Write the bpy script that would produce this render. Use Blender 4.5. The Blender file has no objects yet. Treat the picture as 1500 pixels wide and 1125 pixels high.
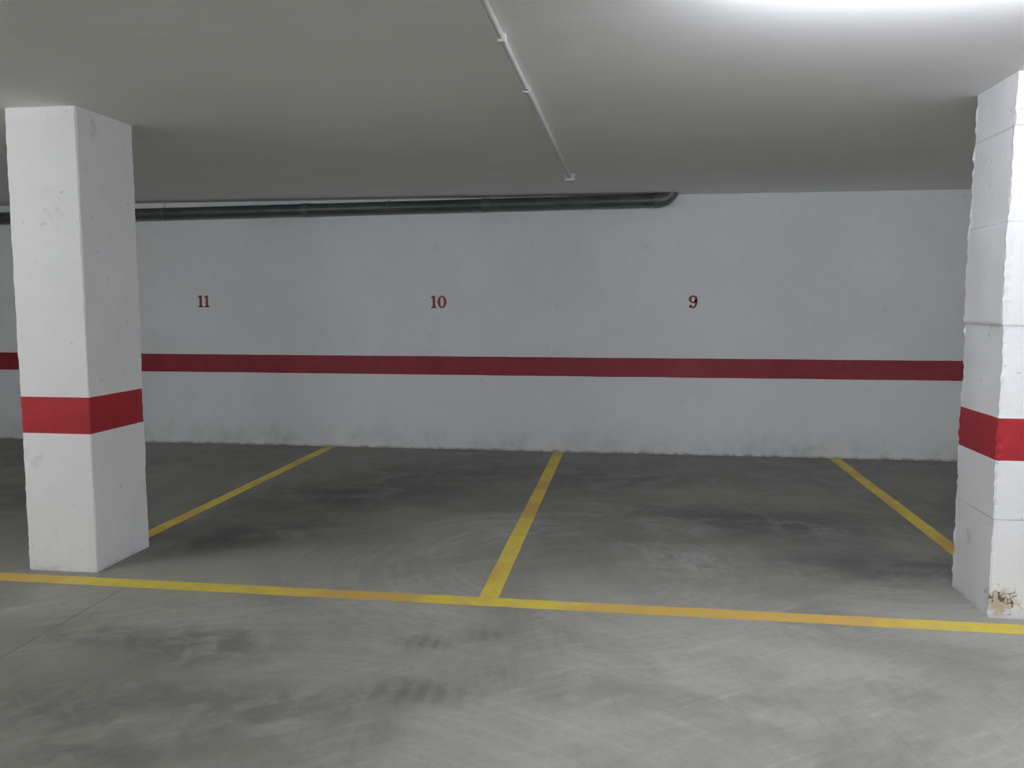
import bpy, bmesh, math, random
from mathutils import Vector, noise
random.seed(4)
S=bpy.context.scene
S.view_settings.view_transform='Standard'
S.view_settings.look='None'
S.view_settings.exposure=0.0
S.view_settings.gamma=1.12
H=2.54; WY=8.47; XL=-11.0; XR=6.6; YB=-4.6

# ------------------------------------------------------------ helpers
class NT:
    def __init__(s,name,rough=0.7,spec=0.3):
        s.m=bpy.data.materials.new(name); s.m.use_nodes=True
        s.t=s.m.node_tree; s.b=s.t.nodes['Principled BSDF']
        s.b.inputs['Roughness'].default_value=rough
        s.b.inputs['Specular IOR Level'].default_value=spec
        g=s.t.nodes.new('ShaderNodeNewGeometry'); s.P=g.outputs['Position']
    def n(s,t,**k):
        n=s.t.nodes.new(t)
        for a,b in k.items(): setattr(n,a,b)
        return n
    def put(s,inp,v):
        if isinstance(v,bpy.types.NodeSocket): s.t.links.new(v,inp)
        else: inp.default_value=v
    def math(s,op,a,b=0.0,c=None,clamp=False):
        n=s.n('ShaderNodeMath',operation=op,use_clamp=clamp); s.put(n.inputs[0],a); s.put(n.inputs[1],b)
        if c is not None: s.put(n.inputs[2],c)
        return n.outputs[0]
    def vm(s,op,a,b):
        n=s.n('ShaderNodeVectorMath',operation=op); s.put(n.inputs[0],a); s.put(n.inputs[1],b)
        return n.outputs['Value'] if op in('LENGTH','DISTANCE') else n.outputs[0]
    def noise(s,scale,detail=4,rough=.55,dist=0,stretch=(1,1,1),rot=0,off=(0,0,0),vec=None):
        mp=s.n('ShaderNodeMapping'); s.t.links.new(vec or s.P,mp.inputs[0])
        mp.inputs['Scale'].default_value=stretch; mp.inputs['Rotation'].default_value=(0,0,rot); mp.inputs['Location'].default_value=off
        n=s.n('ShaderNodeTexNoise'); s.t.links.new(mp.outputs[0],n.inputs['Vector'])
        n.inputs['Scale'].default_value=scale; n.inputs['Detail'].default_value=detail
        n.inputs['Roughness'].default_value=rough; n.inputs['Distortion'].default_value=dist
        return n.outputs['Fac']
    def rotv(s,a):
        n=s.n('ShaderNodeVectorRotate'); n.rotation_type='Z_AXIS'; s.t.links.new(s.P,n.inputs['Vector']); n.inputs['Angle'].default_value=a
        return n.outputs[0]
    def mr(s,v,a,b,c=0.0,d=1.0,smooth=True):
        n=s.n('ShaderNodeMapRange'); n.interpolation_type='SMOOTHSTEP' if smooth else 'LINEAR'
        s.put(n.inputs['Value'],v); n.inputs['From Min'].default_value=a; n.inputs['From Max'].default_value=b
        n.inputs['To Min'].default_value=c; n.inputs['To Max'].default_value=d
        return n.outputs['Result']
    def mix(s,f,a,b,mode='MIX'):
        n=s.n('ShaderNodeMix',data_type='RGBA',blend_type=mode); s.put(n.inputs[0],f)
        for i,v in ((6,a),(7,b)):
            s.put(n.inputs[i], v if isinstance(v,bpy.types.NodeSocket) else (*v,1))
        return n.outputs[2]
    def bump(s,h,strength=.3,dist=.01):
        n=s.n('ShaderNodeBump'); s.put(n.inputs['Height'],h); n.inputs['Strength'].default_value=strength; n.inputs['Distance'].default_value=dist
        s.t.links.new(n.outputs[0],s.b.inputs['Normal'])
    def sep(s):
        n=s.n('ShaderNodeSeparateXYZ'); s.t.links.new(s.P,n.inputs[0]); return n.outputs
    def col(s,c): s.put(s.b.inputs['Base Color'], c if isinstance(c,bpy.types.NodeSocket) else (*c,1))

def obj(name,verts,faces,mat,smooth=False,parent=None):
    me=bpy.data.meshes.new(name); me.from_pydata(verts,[],faces); me.update()
    o=bpy.data.objects.new(name,me); S.collection.objects.link(o)
    for m in (mat if isinstance(mat,(list,tuple)) else [mat]): me.materials.append(m)
    if smooth: me.polygons.foreach_set('use_smooth',[True]*len(me.polygons))
    if parent: o.parent=parent
    return o
def boxgeo(x0,x1,y0,y1,z0,z1):
    v=[(x,y,z) for z in (z0,z1) for y in (y0,y1) for x in (x0,x1)]
    f=[(0,2,3,1),(4,5,7,6),(0,1,5,4),(2,6,7,3),(0,4,6,2),(1,3,7,5)]
    return v,f
def box(name,b,mat,parent=None,bevel=0):
    v,f=boxgeo(*b); o=obj(name,v,f,mat,parent=parent)
    if bevel:
        m=o.modifiers.new('bev','BEVEL'); m.width=bevel; m.segments=3
    return o
def empty(name,loc=(0,0,0)):
    e=bpy.data.objects.new(name,None); S.collection.objects.link(e); e.empty_display_size=.1; return e
def tube(name,pts,rad,mat,parent=None,seg=24,cap=True):
    pts=[Vector(p) for p in pts]; n=len(pts)
    if not isinstance(rad,(list,tuple)): rad=[rad]*n
    vs=[];fs=[]
    up=None
    for i,p in enumerate(pts):
        t=(pts[min(i+1,n-1)]-pts[max(i-1,0)]).normalized()
        if up is None:
            up=Vector((0,0,1)) if abs(t.z)<.9 else Vector((0,1,0))
        a=t.cross(up).normalized(); b=a.cross(t).normalized(); up=b
        for k in range(seg):
            an=2*math.pi*k/seg
            vs.append(tuple(p+rad[i]*(math.cos(an)*a+math.sin(an)*b)))
    for i in range(n-1):
        for k in range(seg):
            fs.append((i*seg+k,i*seg+(k+1)%seg,(i+1)*seg+(k+1)%seg,(i+1)*seg+k))
    if cap:
        fs.append(tuple(range(seg))[::-1]); fs.append(tuple((n-1)*seg+k for k in range(seg)))
    o=obj(name,vs,fs,mat,smooth=True,parent=parent)
    m=o.modifiers.new('es','EDGE_SPLIT'); m.split_angle=math.radians(40)
    return o

# ------------------------------------------------------------ materials
def paint(name,base,dirt=.5,grain=90,bs=.2,bh=.36):
    k=NT(name,.75,.25); z=k.sep()[2]
    n1=k.noise(1.3,3,.6); n2=k.noise(9,5,.68); n3=k.noise(3.2,4,.6,off=(4,4,1))
    c=k.mix(k.mr(n1,.35,.7),tuple(v*.94 for v in base),base)
    c=k.mix(k.math('MULTIPLY',k.mr(n2,.5,.75),.10),c,tuple(v*.6 for v in base))
    c=k.mix(k.math('MULTIPLY',k.math('MULTIPLY',k.mr(n2,.60,.68),k.mr(n3,.52,.62)),.30),c,(.40,.39,.37))   # scuffs
    sp=k.noise(38,1,.5,off=(7,7,7)); c=k.mix(k.math('MULTIPLY',k.mr(sp,.72,.77),.35),c,(.25,.24,.22))
    # rising grey grime, soft and patchy, stronger against the floor
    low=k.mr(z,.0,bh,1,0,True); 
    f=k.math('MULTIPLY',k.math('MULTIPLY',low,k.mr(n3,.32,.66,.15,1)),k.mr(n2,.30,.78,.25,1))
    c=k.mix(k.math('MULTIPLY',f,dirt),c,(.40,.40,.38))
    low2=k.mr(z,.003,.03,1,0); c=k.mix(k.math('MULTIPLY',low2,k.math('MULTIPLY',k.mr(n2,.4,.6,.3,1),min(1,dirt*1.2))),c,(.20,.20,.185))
    k.col(c)
    hgt=k.math('ADD',k.math('MULTIPLY',k.noise(grain,2,.6),.5),k.math('MULTIPLY',n2,.9))
    k.bump(hgt,bs,.008); return k
m_wall=paint('wall_white_paint',(.72,.735,.76),.75).m
m_pil=paint('pillar_white_paint',(.85,.853,.865),.22,grain=60,bs=.45,bh=.2).m
kp=paint('pillar_white_paint_chipped',(.85,.853,.865),.22,grain=60,bs=.5,bh=.2)
src=kp.b.inputs['Base Color'].links[0].from_socket
zz=kp.sep()[2]; cj=src
jn=kp.math('MULTIPLY',kp.noise(3,2,.5),.012); jb=kp.mr(kp.noise(5,3,.6,off=(5,5,5)),.40,.56,.35,1)
for zj in (.48,1.395,1.87,2.30):
    a=kp.math('ABSOLUTE',kp.math('SUBTRACT',kp.math('ADD',zz,jn),zj+.006))
    cj=kp.mix(kp.math('MULTIPLY',kp.math('MULTIPLY',kp.mr(a,.001,.006,1,0),.65),jb),cj,(.38,.38,.37))
ns=kp.noise(16,5,.75)
d=kp.math('ADD',kp.vm('DISTANCE',kp.P,(1.765,4.215,.075)),kp.math('MULTIPLY',kp.math('SUBTRACT',ns,.5),.28))
c=kp.mix(kp.math('MULTIPLY',kp.mr(d,.02,.085,1,0),.8),cj,(.46,.33,.20))
cr=kp.math('ABSOLUTE',kp.math('SUBTRACT',kp.noise(8,3,.6,off=(2,5,1)),.5))
st2=kp.math('MULTIPLY',kp.mr(d,.05,.085,1,0),kp.mr(cr,.006,.022,.9,0))
c=kp.mix(st2,c,(.06,.045,.03)); kp.col(c); m_pil2=kp.m

k=NT('red_band_paint',.55,.35)
c=k.mix(k.mr(k.noise(5,4,.6),.3,.7),(.205,.010,.021),(.245,.014,.026))
c=k.mix(k.math('MULTIPLY',k.mr(k.noise(45,2,.6),.66,.74),.25),c,(.5,.3,.3)); k.col(c)
m_red=k.m
k=NT('red_band_paint_pillar',.5,.35)
c=k.mix(k.mr(k.noise(5,4,.6),.3,.7),(.31,.009,.015),(.38,.014,.022)); k.col(c)
k.bump(k.noise(60,3,.6),.3,.01); m_redp=k.m
k=NT('stencil_red',.6,.3); k.col(k.mix(k.mr(k.noise(60,3,.6),.35,.7),(.18,.025,.03),(.30,.075,.075))); m_num=k.m

k=NT('ceiling_plaster',.85,.15)
cn=k.noise(2.2,4,.6,stretch=(.4,5,1))
c=k.mix(k.mr(k.noise(.8,3,.6),.3,.7),(.84,.84,.825),(.88,.88,.87))
c=k.mix(k.math('MULTIPLY',k.mr(cn,.45,.75),.25),c,(.78,.78,.77)); k.col(c)
k.bump(k.math('ADD',k.noise(70,2,.6),cn),.10,.008); m_ceil=k.m

# floor
k=NT('polished_concrete',.55,.35); X,Y,Z=k.sep()
big=k.noise(.75,4,.6,.6); mid=k.noise(2.6,5,.65,1.2,off=(4,2,0)); fine=k.noise(28,4,.7)
c=k.mix(k.mr(big,.34,.66),(.215,.211,.183),(.325,.32,.282))
c=k.mix(k.math('MULTIPLY',k.mr(mid,.42,.7),.5),c,(.39,.385,.345))
br=k.noise(1.0,4,.7,.25,stretch=(2.2,22,1),vec=k.rotv(-.62))
c=k.mix(k.math('MULTIPLY',k.mr(br,.48,.70),k.mr(mid,.35,.6,.12,.42)),c,(.44,.435,.40))
br2=k.noise(1.0,4,.7,.25,stretch=(20,2.0,1),vec=k.rotv(-.2),off=(3,3,0))
c=k.mix(k.math('MULTIPLY',k.mr(br2,.50,.72),k.mr(big,.35,.6,.40,.10)),c,(.15,.148,.13))
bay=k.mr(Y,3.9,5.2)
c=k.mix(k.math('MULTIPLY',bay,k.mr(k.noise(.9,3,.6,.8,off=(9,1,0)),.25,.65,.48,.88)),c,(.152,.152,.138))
for (cx,cy,r0,r1,amt,off) in ((-1.2,1.2,.4,3.4,.5,0),(1.4,5.2,.2,1.9,.5,3),(-.3,4.8,.3,2.0,.5,5),(2.6,2.2,.5,2.6,.45,8)):
    dv=k.vm('SUBTRACT',k.P,(cx,cy,0)); r=k.vm('LENGTH',dv,(0,0,0))
    sp=k.n('ShaderNodeSeparateXYZ'); k.t.links.new(dv,sp.inputs[0])
    an=k.math('ARCTAN2',sp.outputs[1],sp.outputs[0])
    cb=k.n('ShaderNodeCombineXYZ'); k.put(cb.inputs[0],k.math('MULTIPLY',r,18.0)); k.put(cb.inputs[1],k.math('MULTIPLY',an,1.5)); cb.inputs[2].default_value=off
    ns=k.noise(1.0,4,.7,.3,vec=cb.outputs[0])
    gate=k.math('MULTIPLY',k.mr(r,r0,r0+.4),k.mr(r,r1-.8,r1,1,0))
    gate=k.math('MULTIPLY',gate,k.mr(big,.40,.60))
    c=k.mix(k.math('MULTIPLY',k.math('MULTIPLY',gate,k.mr(ns,.42,.72)),amt),c,(.44,.44,.405))
sA=k.noise(2.2,4,.62,.8,off=(3,6,2)); sB=k.noise(5.5,4,.62,.6,off=(1,9,2))
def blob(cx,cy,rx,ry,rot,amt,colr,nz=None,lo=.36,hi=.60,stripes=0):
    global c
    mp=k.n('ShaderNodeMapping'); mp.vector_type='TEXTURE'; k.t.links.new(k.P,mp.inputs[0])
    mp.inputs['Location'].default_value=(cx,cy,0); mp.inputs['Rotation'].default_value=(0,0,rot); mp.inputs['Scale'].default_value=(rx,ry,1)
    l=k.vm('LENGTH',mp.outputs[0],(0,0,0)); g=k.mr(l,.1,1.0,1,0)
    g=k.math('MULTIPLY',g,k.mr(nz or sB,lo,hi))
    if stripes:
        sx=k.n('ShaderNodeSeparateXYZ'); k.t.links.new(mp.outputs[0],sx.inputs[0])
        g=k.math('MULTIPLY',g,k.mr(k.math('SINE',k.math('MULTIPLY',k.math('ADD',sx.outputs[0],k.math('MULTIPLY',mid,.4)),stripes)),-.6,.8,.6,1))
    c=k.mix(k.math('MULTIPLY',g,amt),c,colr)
dk=(.10,.10,.086)
blob(-2.0,2.9,1.5,.95,.2,.45,(.13,.13,.112),sA,.15,.5)
blob(-1.85,3.41,.60,.36,.2,.7,dk); blob(-2.02,2.80,.75,.32,.3,.7,dk); blob(-2.40,3.42,.50,.22,0,.6,dk)
blob(-1.78,2.45,.5,.25,.2,.7,dk); blob(-1.3,2.85,.6,.35,.2,.55,dk)
blob(-.87,3.55,.20,.14,0,.65,dk,sB,.2,.48,22); blob(-.62,3.68,.21,.13,.2,.55,dk,sB,.2,.48,22); blob(-.80,3.08,.42,.19,0,.65,dk,sB,.2,.48,32)
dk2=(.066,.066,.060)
blob(-2.2,6.3,1.5,.9,.5,.9,dk2,sA,.28,.56); blob(-2.45,5.05,1.1,.55,.6,.9,dk2,sA,.28,.53); blob(-1.6,7.3,1.3,.7,.2,.7,dk2,sA)  # bay stains, with the left pillar's cast shadow painted into the floor colour
blob(.85,5.95,1.6,.8,-.2,.9,dk2,sA,.28,.56); blob(-.1,7.2,1.1,.7,0,.7,dk2,sA); blob(1.45,4.95,.9,.5,.0,.8,dk2,sA,.28,.56)  # bay stains again, darkened to paint in the right pillar's shadow
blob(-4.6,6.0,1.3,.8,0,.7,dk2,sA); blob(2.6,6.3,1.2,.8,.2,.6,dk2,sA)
lt=(.38,.378,.35)
blob(.35,4.9,.60,.38,.4,.7,lt); blob(-.75,5.5,.38,.65,.2,.5,lt); blob(.9,3.5,1.0,.35,-.3,.5,lt); blob(-.3,2.8,1.0,.4,.1,.45,lt)
blob(-.9,4.8,.7,.3,.2,.4,lt)
c=k.mix(k.math('MULTIPLY',k.mr(fine,.4,.8),.22),c,(.12,.12,.105))
jl=k.math('ABSOLUTE',k.math('SUBTRACT',X,-2.63)); jm=k.math('MULTIPLY',k.mr(jl,.002,.006,1,0),k.mr(Y,4.02,4.06,1,0))
c=k.mix(k.math('MULTIPLY',jm,.6),c,(.06,.06,.055))
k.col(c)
k.put(k.b.inputs['Roughness'],k.mr(mid,.3,.7,.45,.68))
k.bump(fine,.08,.006); m_floor=k.m

k=NT('yellow_road_paint',.6,.3)
seg=k.noise(1.4,1,.3,off=(2.3,.7,0)); wr=k.noise(9,4,.7)
c=k.mix(k.mr(seg,.46,.53),(.66,.40,.07),(.76,.60,.05))
c=k.mix(k.math('MULTIPLY',k.mr(wr,.40,.68),.5),c,(.58,.40,.18))
c=k.mix(k.math('MULTIPLY',k.mr(k.noise(50,3,.7),.56,.70),.4),c,(.34,.30,.19)); k.col(c)
m_yel=k.m

k=NT('dark_grey_pvc',.38,.5); k.col(k.mix(k.mr(k.noise(7,4,.7,stretch=(.4,1,1)),.4,.75),(.04,.045,.047),(.09,.095,.09))); m_pvc=k.m
k=NT('grey_pvc_coupling',.4,.45); k.col((.08,.085,.085)); m_cpl=k.m
k=NT('steel_hanger',.4,.5); k.col((.35,.35,.34)); m_steel=k.m
k=NT('white_conduit_plastic',.5,.4); k.col((.56,.56,.54)); m_cond=k.m
k=NT('conduit_clip_plastic',.5,.4); k.col((.62,.62,.60)); m_clip=k.m
k=NT('lamp_housing',.5,.4); k.col((.8,.8,.8)); m_house=k.m
def emis(name,st,colr):
    k=NT(name,.4,.3); k.col((.9,.9,.9)); k.b.inputs['Emission Color'].default_value=(*colr,1); k.b.inputs['Emission Strength'].default_value=st; return k.m
m_tube=emis('fluorescent_tube_cool',215,(.88,.90,1.0))
m_tube2=emis('fluorescent_tube_neutral',152,(.98,1.0,.99))

# ------------------------------------------------------------ room shell
T=.2
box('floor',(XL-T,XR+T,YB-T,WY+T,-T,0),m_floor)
box('ceiling',(XL-T,XR+T,YB-T,WY+T,H,H+T),m_ceil)
box('wall_back',(XL-T,XR+T,WY,WY+T,0,H),m_wall)
box('wall_front',(XL-T,XR+T,YB-T,YB,0,H),m_wall)
box('wall_left',(XL-T,XL,YB,WY,0,H),m_wall)
box('wall_right',(XR,XR+T,YB,WY,0,H),m_wall)

vs=[];fs=[];n=300
for i in range(n+1):
    x=XL+(XR-XL)*i/n
    a=.768+.003*noise.noise(Vector((x*2.1,0,0)))+.0015*noise.noise(Vector((x*14,3,0)))
    b=.957+.003*noise.noise(Vector((x*1.7,9,0)))+.0015*noise.noise(Vector((x*14,7,0)))
    vs+=[(x,WY-.0015,a),(x,WY-.0015,b),(x,WY,a),(x,WY,b)]
for i in range(n):
    q=4*i; fs+=[(q,q+4,q+5,q+1),(q+1,q+5,q+7,q+3),(q+2,q+6,q+4,q)]
obj('painted_red_wall_band',vs,fs,m_red)

# ------------------------------------------------------------ pillars
def pillar(name,x0,x1,y0,y1,mat,b0,b1,seed,panels=(),rough=.003):
    e=empty(name)
    N=26; per=[]
    cs=[(x0,y0),(x1,y0),(x1,y1),(x0,y1)]
    ch=.006
    for i in range(4):
        ax,ay=cs[i]; bx,by=cs[(i+1)%4]; L=math.hypot(bx-ax,by-ay)
        for j in range(N):
            t=(ch/L)+(j/(N-1))*(1-2*ch/L)
            per.append((ax+(bx-ax)*t,ay+(by-ay)*t,(by-ay)/L,-(bx-ax)/L,min(t,1-t)*L))
    M=len(per); nz=200; vs=[];fs=[];mi=[]
    zs=sorted(set([H*i/nz for i in range(nz+1)]+[b0,b1]))
    def sm(t): t=max(0,min(1,t)); return t*t*(3-2*t)
    for z in zs:
        off=0; prev=0
        for (pz0,pd) in panels:
            off+= (pd-prev)*sm((z-pz0+.02)/.04); prev=pd
        for (x,y,nx,ny,de) in per:
            nn=noise.noise(Vector((x*5+seed,y*5,z*5)))*.004
            ed=math.exp(-(de/.012)**2)
            chip=ed*(noise.noise(Vector((x*9,y*9+seed,z*26)))*rough*1.6+abs(noise.noise(Vector((seed,x*4,z*60))))*rough*1.2)
            g=off+nn+chip
            vs.append((x+nx*g,y+ny*g,z))
    for a in range(len(zs)-1):
        zc=(zs[a]+zs[a+1])/2
        for j in range(M):
            fs.append((a*M+j,a*M+(j+1)%M,(a+1)*M+(j+1)%M,(a+1)*M+j)); mi.append(1 if b0<zc<b1 else 0)
    fs.append(tuple(range(M))[::-1]); mi.append(0); fs.append(tuple((len(zs)-1)*M+j for j in range(M))); mi.append(0)
    o=obj('shaft',vs,fs,[mat,m_redp],parent=e)
    o.data.polygons.foreach_set('material_index',mi)
    return e
pillar('concrete_pillar',-3.345,-2.93,4.26,4.78,m_pil,.78,.983,1.0)
pillar('concrete_pillar',1.715,2.16,4.22,4.69,m_pil2,.762,.962,5.0,
   panels=((.48,.002),(.962,0),(1.395,.007),(1.87,.001),(2.30,-.003)),rough=.006)
pillar('concrete_pillar',-8.45,-8.03,4.26,4.78,m_pil,.78,.983,11.0)

# ------------------------------------------------------------ floor markings
def strip(name,p,q,w,parent=None):
    p=Vector((*p,0));q=Vector((*q,0)); d=(q-p); L=d.length; d.normalize(); s=Vector((-d.y,d.x,0))
    n=max(2,int(L/.04)); vs=[];fs=[]
    for i in range(n+1):
        c0=p+d*(L*i/n)
        wa=w/2+.003*noise.noise(Vector((c0.x*6,c0.y*6,1)))+.0015*noise.noise(Vector((c0.x*30,c0.y*30,1)))
        wb=w/2+.003*noise.noise(Vector((c0.x*6,c0.y*6,8)))+.0015*noise.noise(Vector((c0.x*30,c0.y*30,5)))
        a=c0+s*wa; b=c0-s*wb
        vs+=[(a.x,a.y,.0015),(b.x,b.y,.0015),(a.x,a.y,0),(b.x,b.y,0)]
    for i in range(n):
        q0=4*i; fs+=[(q0,q0+1,q0+5,q0+4),(q0+2,q0,q0+4,q0+6),(q0+1,q0+3,q0+7,q0+5)]
    return obj(name,vs,fs,m_yel,parent=parent)
fy=lambda x:4.113-.0085*(x+2.0)
strip('yellow_parking_line',(XL+.3,fy(XL)),(XR-.3,fy(XR)),.118)
for i,x in enumerate((-.70,-3.09,1.97,4.5)):
    y0={-3.09:4.80,1.97:4.72}.get(x,fy(x)+.06)
    strip('yellow_parking_line',(x,y0),(x,WY-.01),.10)

# ------------------------------------------------------------ bay numbers
def ring(cx,cz,ro_x,ro_z,ri_x,ri_z,n=36):
    vs=[];fs=[]
    for i in range(n):
        a=2*math.pi*i/n
        vs.append((cx+ro_x*math.cos(a),cz+ro_z*math.sin(a))); vs.append((cx+ri_x*math.cos(a),cz+ri_z*math.sin(a)))
    for i in range(n):
        j=(i+1)%n; fs.append((2*i,2*i+1,2*j+1,2*j))
    return vs,fs
def one(cx):
    v=[];f=[]
    def q(a,b,c_,d_):
        n=len(v); v.extend([(cx+a,c_),(cx+b,c_),(cx+b,d_),(cx+a,d_)]); f.append((n,n+1,n+2,n+3))
    q(-.014,.014,-.062,.062); q(-.028,.028,-.062,-.049)
    n=len(v); v.extend([(cx-.014,.062),(cx-.030,.045),(cx-.030,.034),(cx-.014,.040)]); f.append((n,n+1,n+2,n+3))
    return v,f
def zero(cx): return ring(cx,0,.046,.064,.018,.050)
def nine(cx):
    v,f=ring(cx,.026,.043,.038,.015,.023)
    n=len(v); m=20
    for i in range(m+1):
        a=math.radians(20-155*i/m)
        ro=(.043,.066); ri=(.016+.006*i/m,.050)
        v.append((cx+ro[0]*math.cos(a),.004+ro[1]*math.sin(a))); v.append((cx+ri[0]*math.cos(a),.004+ri[1]*math.sin(a)))
    for i in range(m): f.append((n+2*i,n+2*i+2,n+2*i+3,n+2*i+1))
    v2,f2=ring(cx-.024,-.042,.015,.015,.002,.002,14); n=len(v); v+=v2; f+=[tuple(a+n for a in t) for t in f2]
    return v,f
def number(parts,x,z):
    V=[];F=[]
    for v,f in parts:
        n=len(V); V+=[(x+a,WY-.0015,z+b) for a,b in v]; F+=[tuple(i+n for i in t) for t in f]
    return obj('painted_bay_number',V,F,m_num)
number([one(-.034),one(.036)],-4.46,1.515)
number([one(-.048),zero(.036)],-1.93,1.508)
number([nine(0)],.60,1.508)

# ------------------------------------------------------------ drain pipe
e=empty('drain_pipe'); py=8.36
A=Vector((-10.9,py,2.352)); B=Vector((.26,py,2.474))
def on(x): t=(x-A.x)/(B.x-A.x); return A+(B-A)*t
tube('pipe_run',[A,on(-8),on(-5),on(-2),B],.060,m_pvc,e,32)
r=.13; pts=[]
for i in range(15):
    a=math.pi/2*i/14; q=(B.x+r*math.sin(a),py,B.z+r*(1-math.cos(a)))
    if q[2]<H+.03: pts.append(q)
tube('elbow',pts,.062,m_cpl,e,32)
tube('elbow_socket',[(B.x-.05,py,B.z-.0006),(B.x+.01,py,B.z)],.067,m_cpl,e,32)
for i,x in enumerate((-1.42,-3.27,-7.0)):
    p=on(x); tube('coupling_%d'%i,[p-Vector((.04,0,.0005)),p+Vector((.04,0,.0005))],.0655,m_cpl,e,32)
for i,x in enumerate((-.1,-2.4,-4.8,-6.2,-8.2)):
    p=on(x)
    tube('hanger_ring_%d'%i,[p-Vector((.011,0,0)),p+Vector((.011,0,0))],.0625,m_cpl,e,32)
    tube('hanger_rod_%d'%i,[(p.x,p.y,p.z+.055),(p.x,p.y,H)],.005,m_steel,e,8)

# ------------------------------------------------------------ ceiling conduit
e=empty('ceiling_conduit'); cx=-.51
tube('tube_near',[(cx,-1.0,H-.014),(cx,4.2,H-.014)],.012,m_cond,e,14)
tube('tube_far',[(cx+.004,4.16,H-.019),(cx+.004,7.0,H-.019)],.018,m_cond,e,16)
for i,y in enumerate((1.4,2.4,3.38,4.18,5.04,6.0)):
    box('clip_%d'%i,(cx-.018,cx+.018,y-.020,y+.020,H-.034,H),m_clip,e,.006)
tube('end_box',[(cx,7.05,H-.055),(cx,7.05,H)],[.045,.050],m_clip,e,24)

# ------------------------------------------------------------ luminaires: bare fluorescent battens, plus an added fill row behind camera
def lamp(x,y,mt):
    e=empty('fluorescent_ceiling_lamp')
    box('housing',(x-.64,x+.64,y-.03,y+.03,H-.04,H),m_house,e,.008)
    for s,a in ((-1,'holder_1'),(1,'holder_2')):
        box(a,(x+s*.62-.012,x+s*.62+.012,y-.02,y+.02,H-.115,H-.035),m_house,e,.004)
    tube('fluorescent_tube',[(x-.605,y,H-.09),(x+.605,y,H-.09)],.021,mt,e,10)
lamp(1.0,2.72,m_tube)
for x,y in ((-4.8,2.2),(5.0,2.0),(-2.2,-2.2),(2.5,-2.2),(-7.5,-2.2)): lamp(x,y,m_tube2)  # the three behind the camera are added, unseen, for flat front light

# ------------------------------------------------------------ camera
cam=bpy.data.cameras.new('camera'); co=bpy.data.objects.new('camera',cam); S.collection.objects.link(co)
cam.sensor_width=36; cam.lens=36*1245/1500; cam.clip_start=.05
co.location=(0,0,1.5); co.rotation_euler=(math.radians(90-5.46),0,math.radians(7.92))
S.camera=co
w=bpy.data.worlds.new('world'); S.world=w; w.use_nodes=True; w.node_tree.nodes['Background'].inputs[0].default_value=(.02,.02,.02,1)
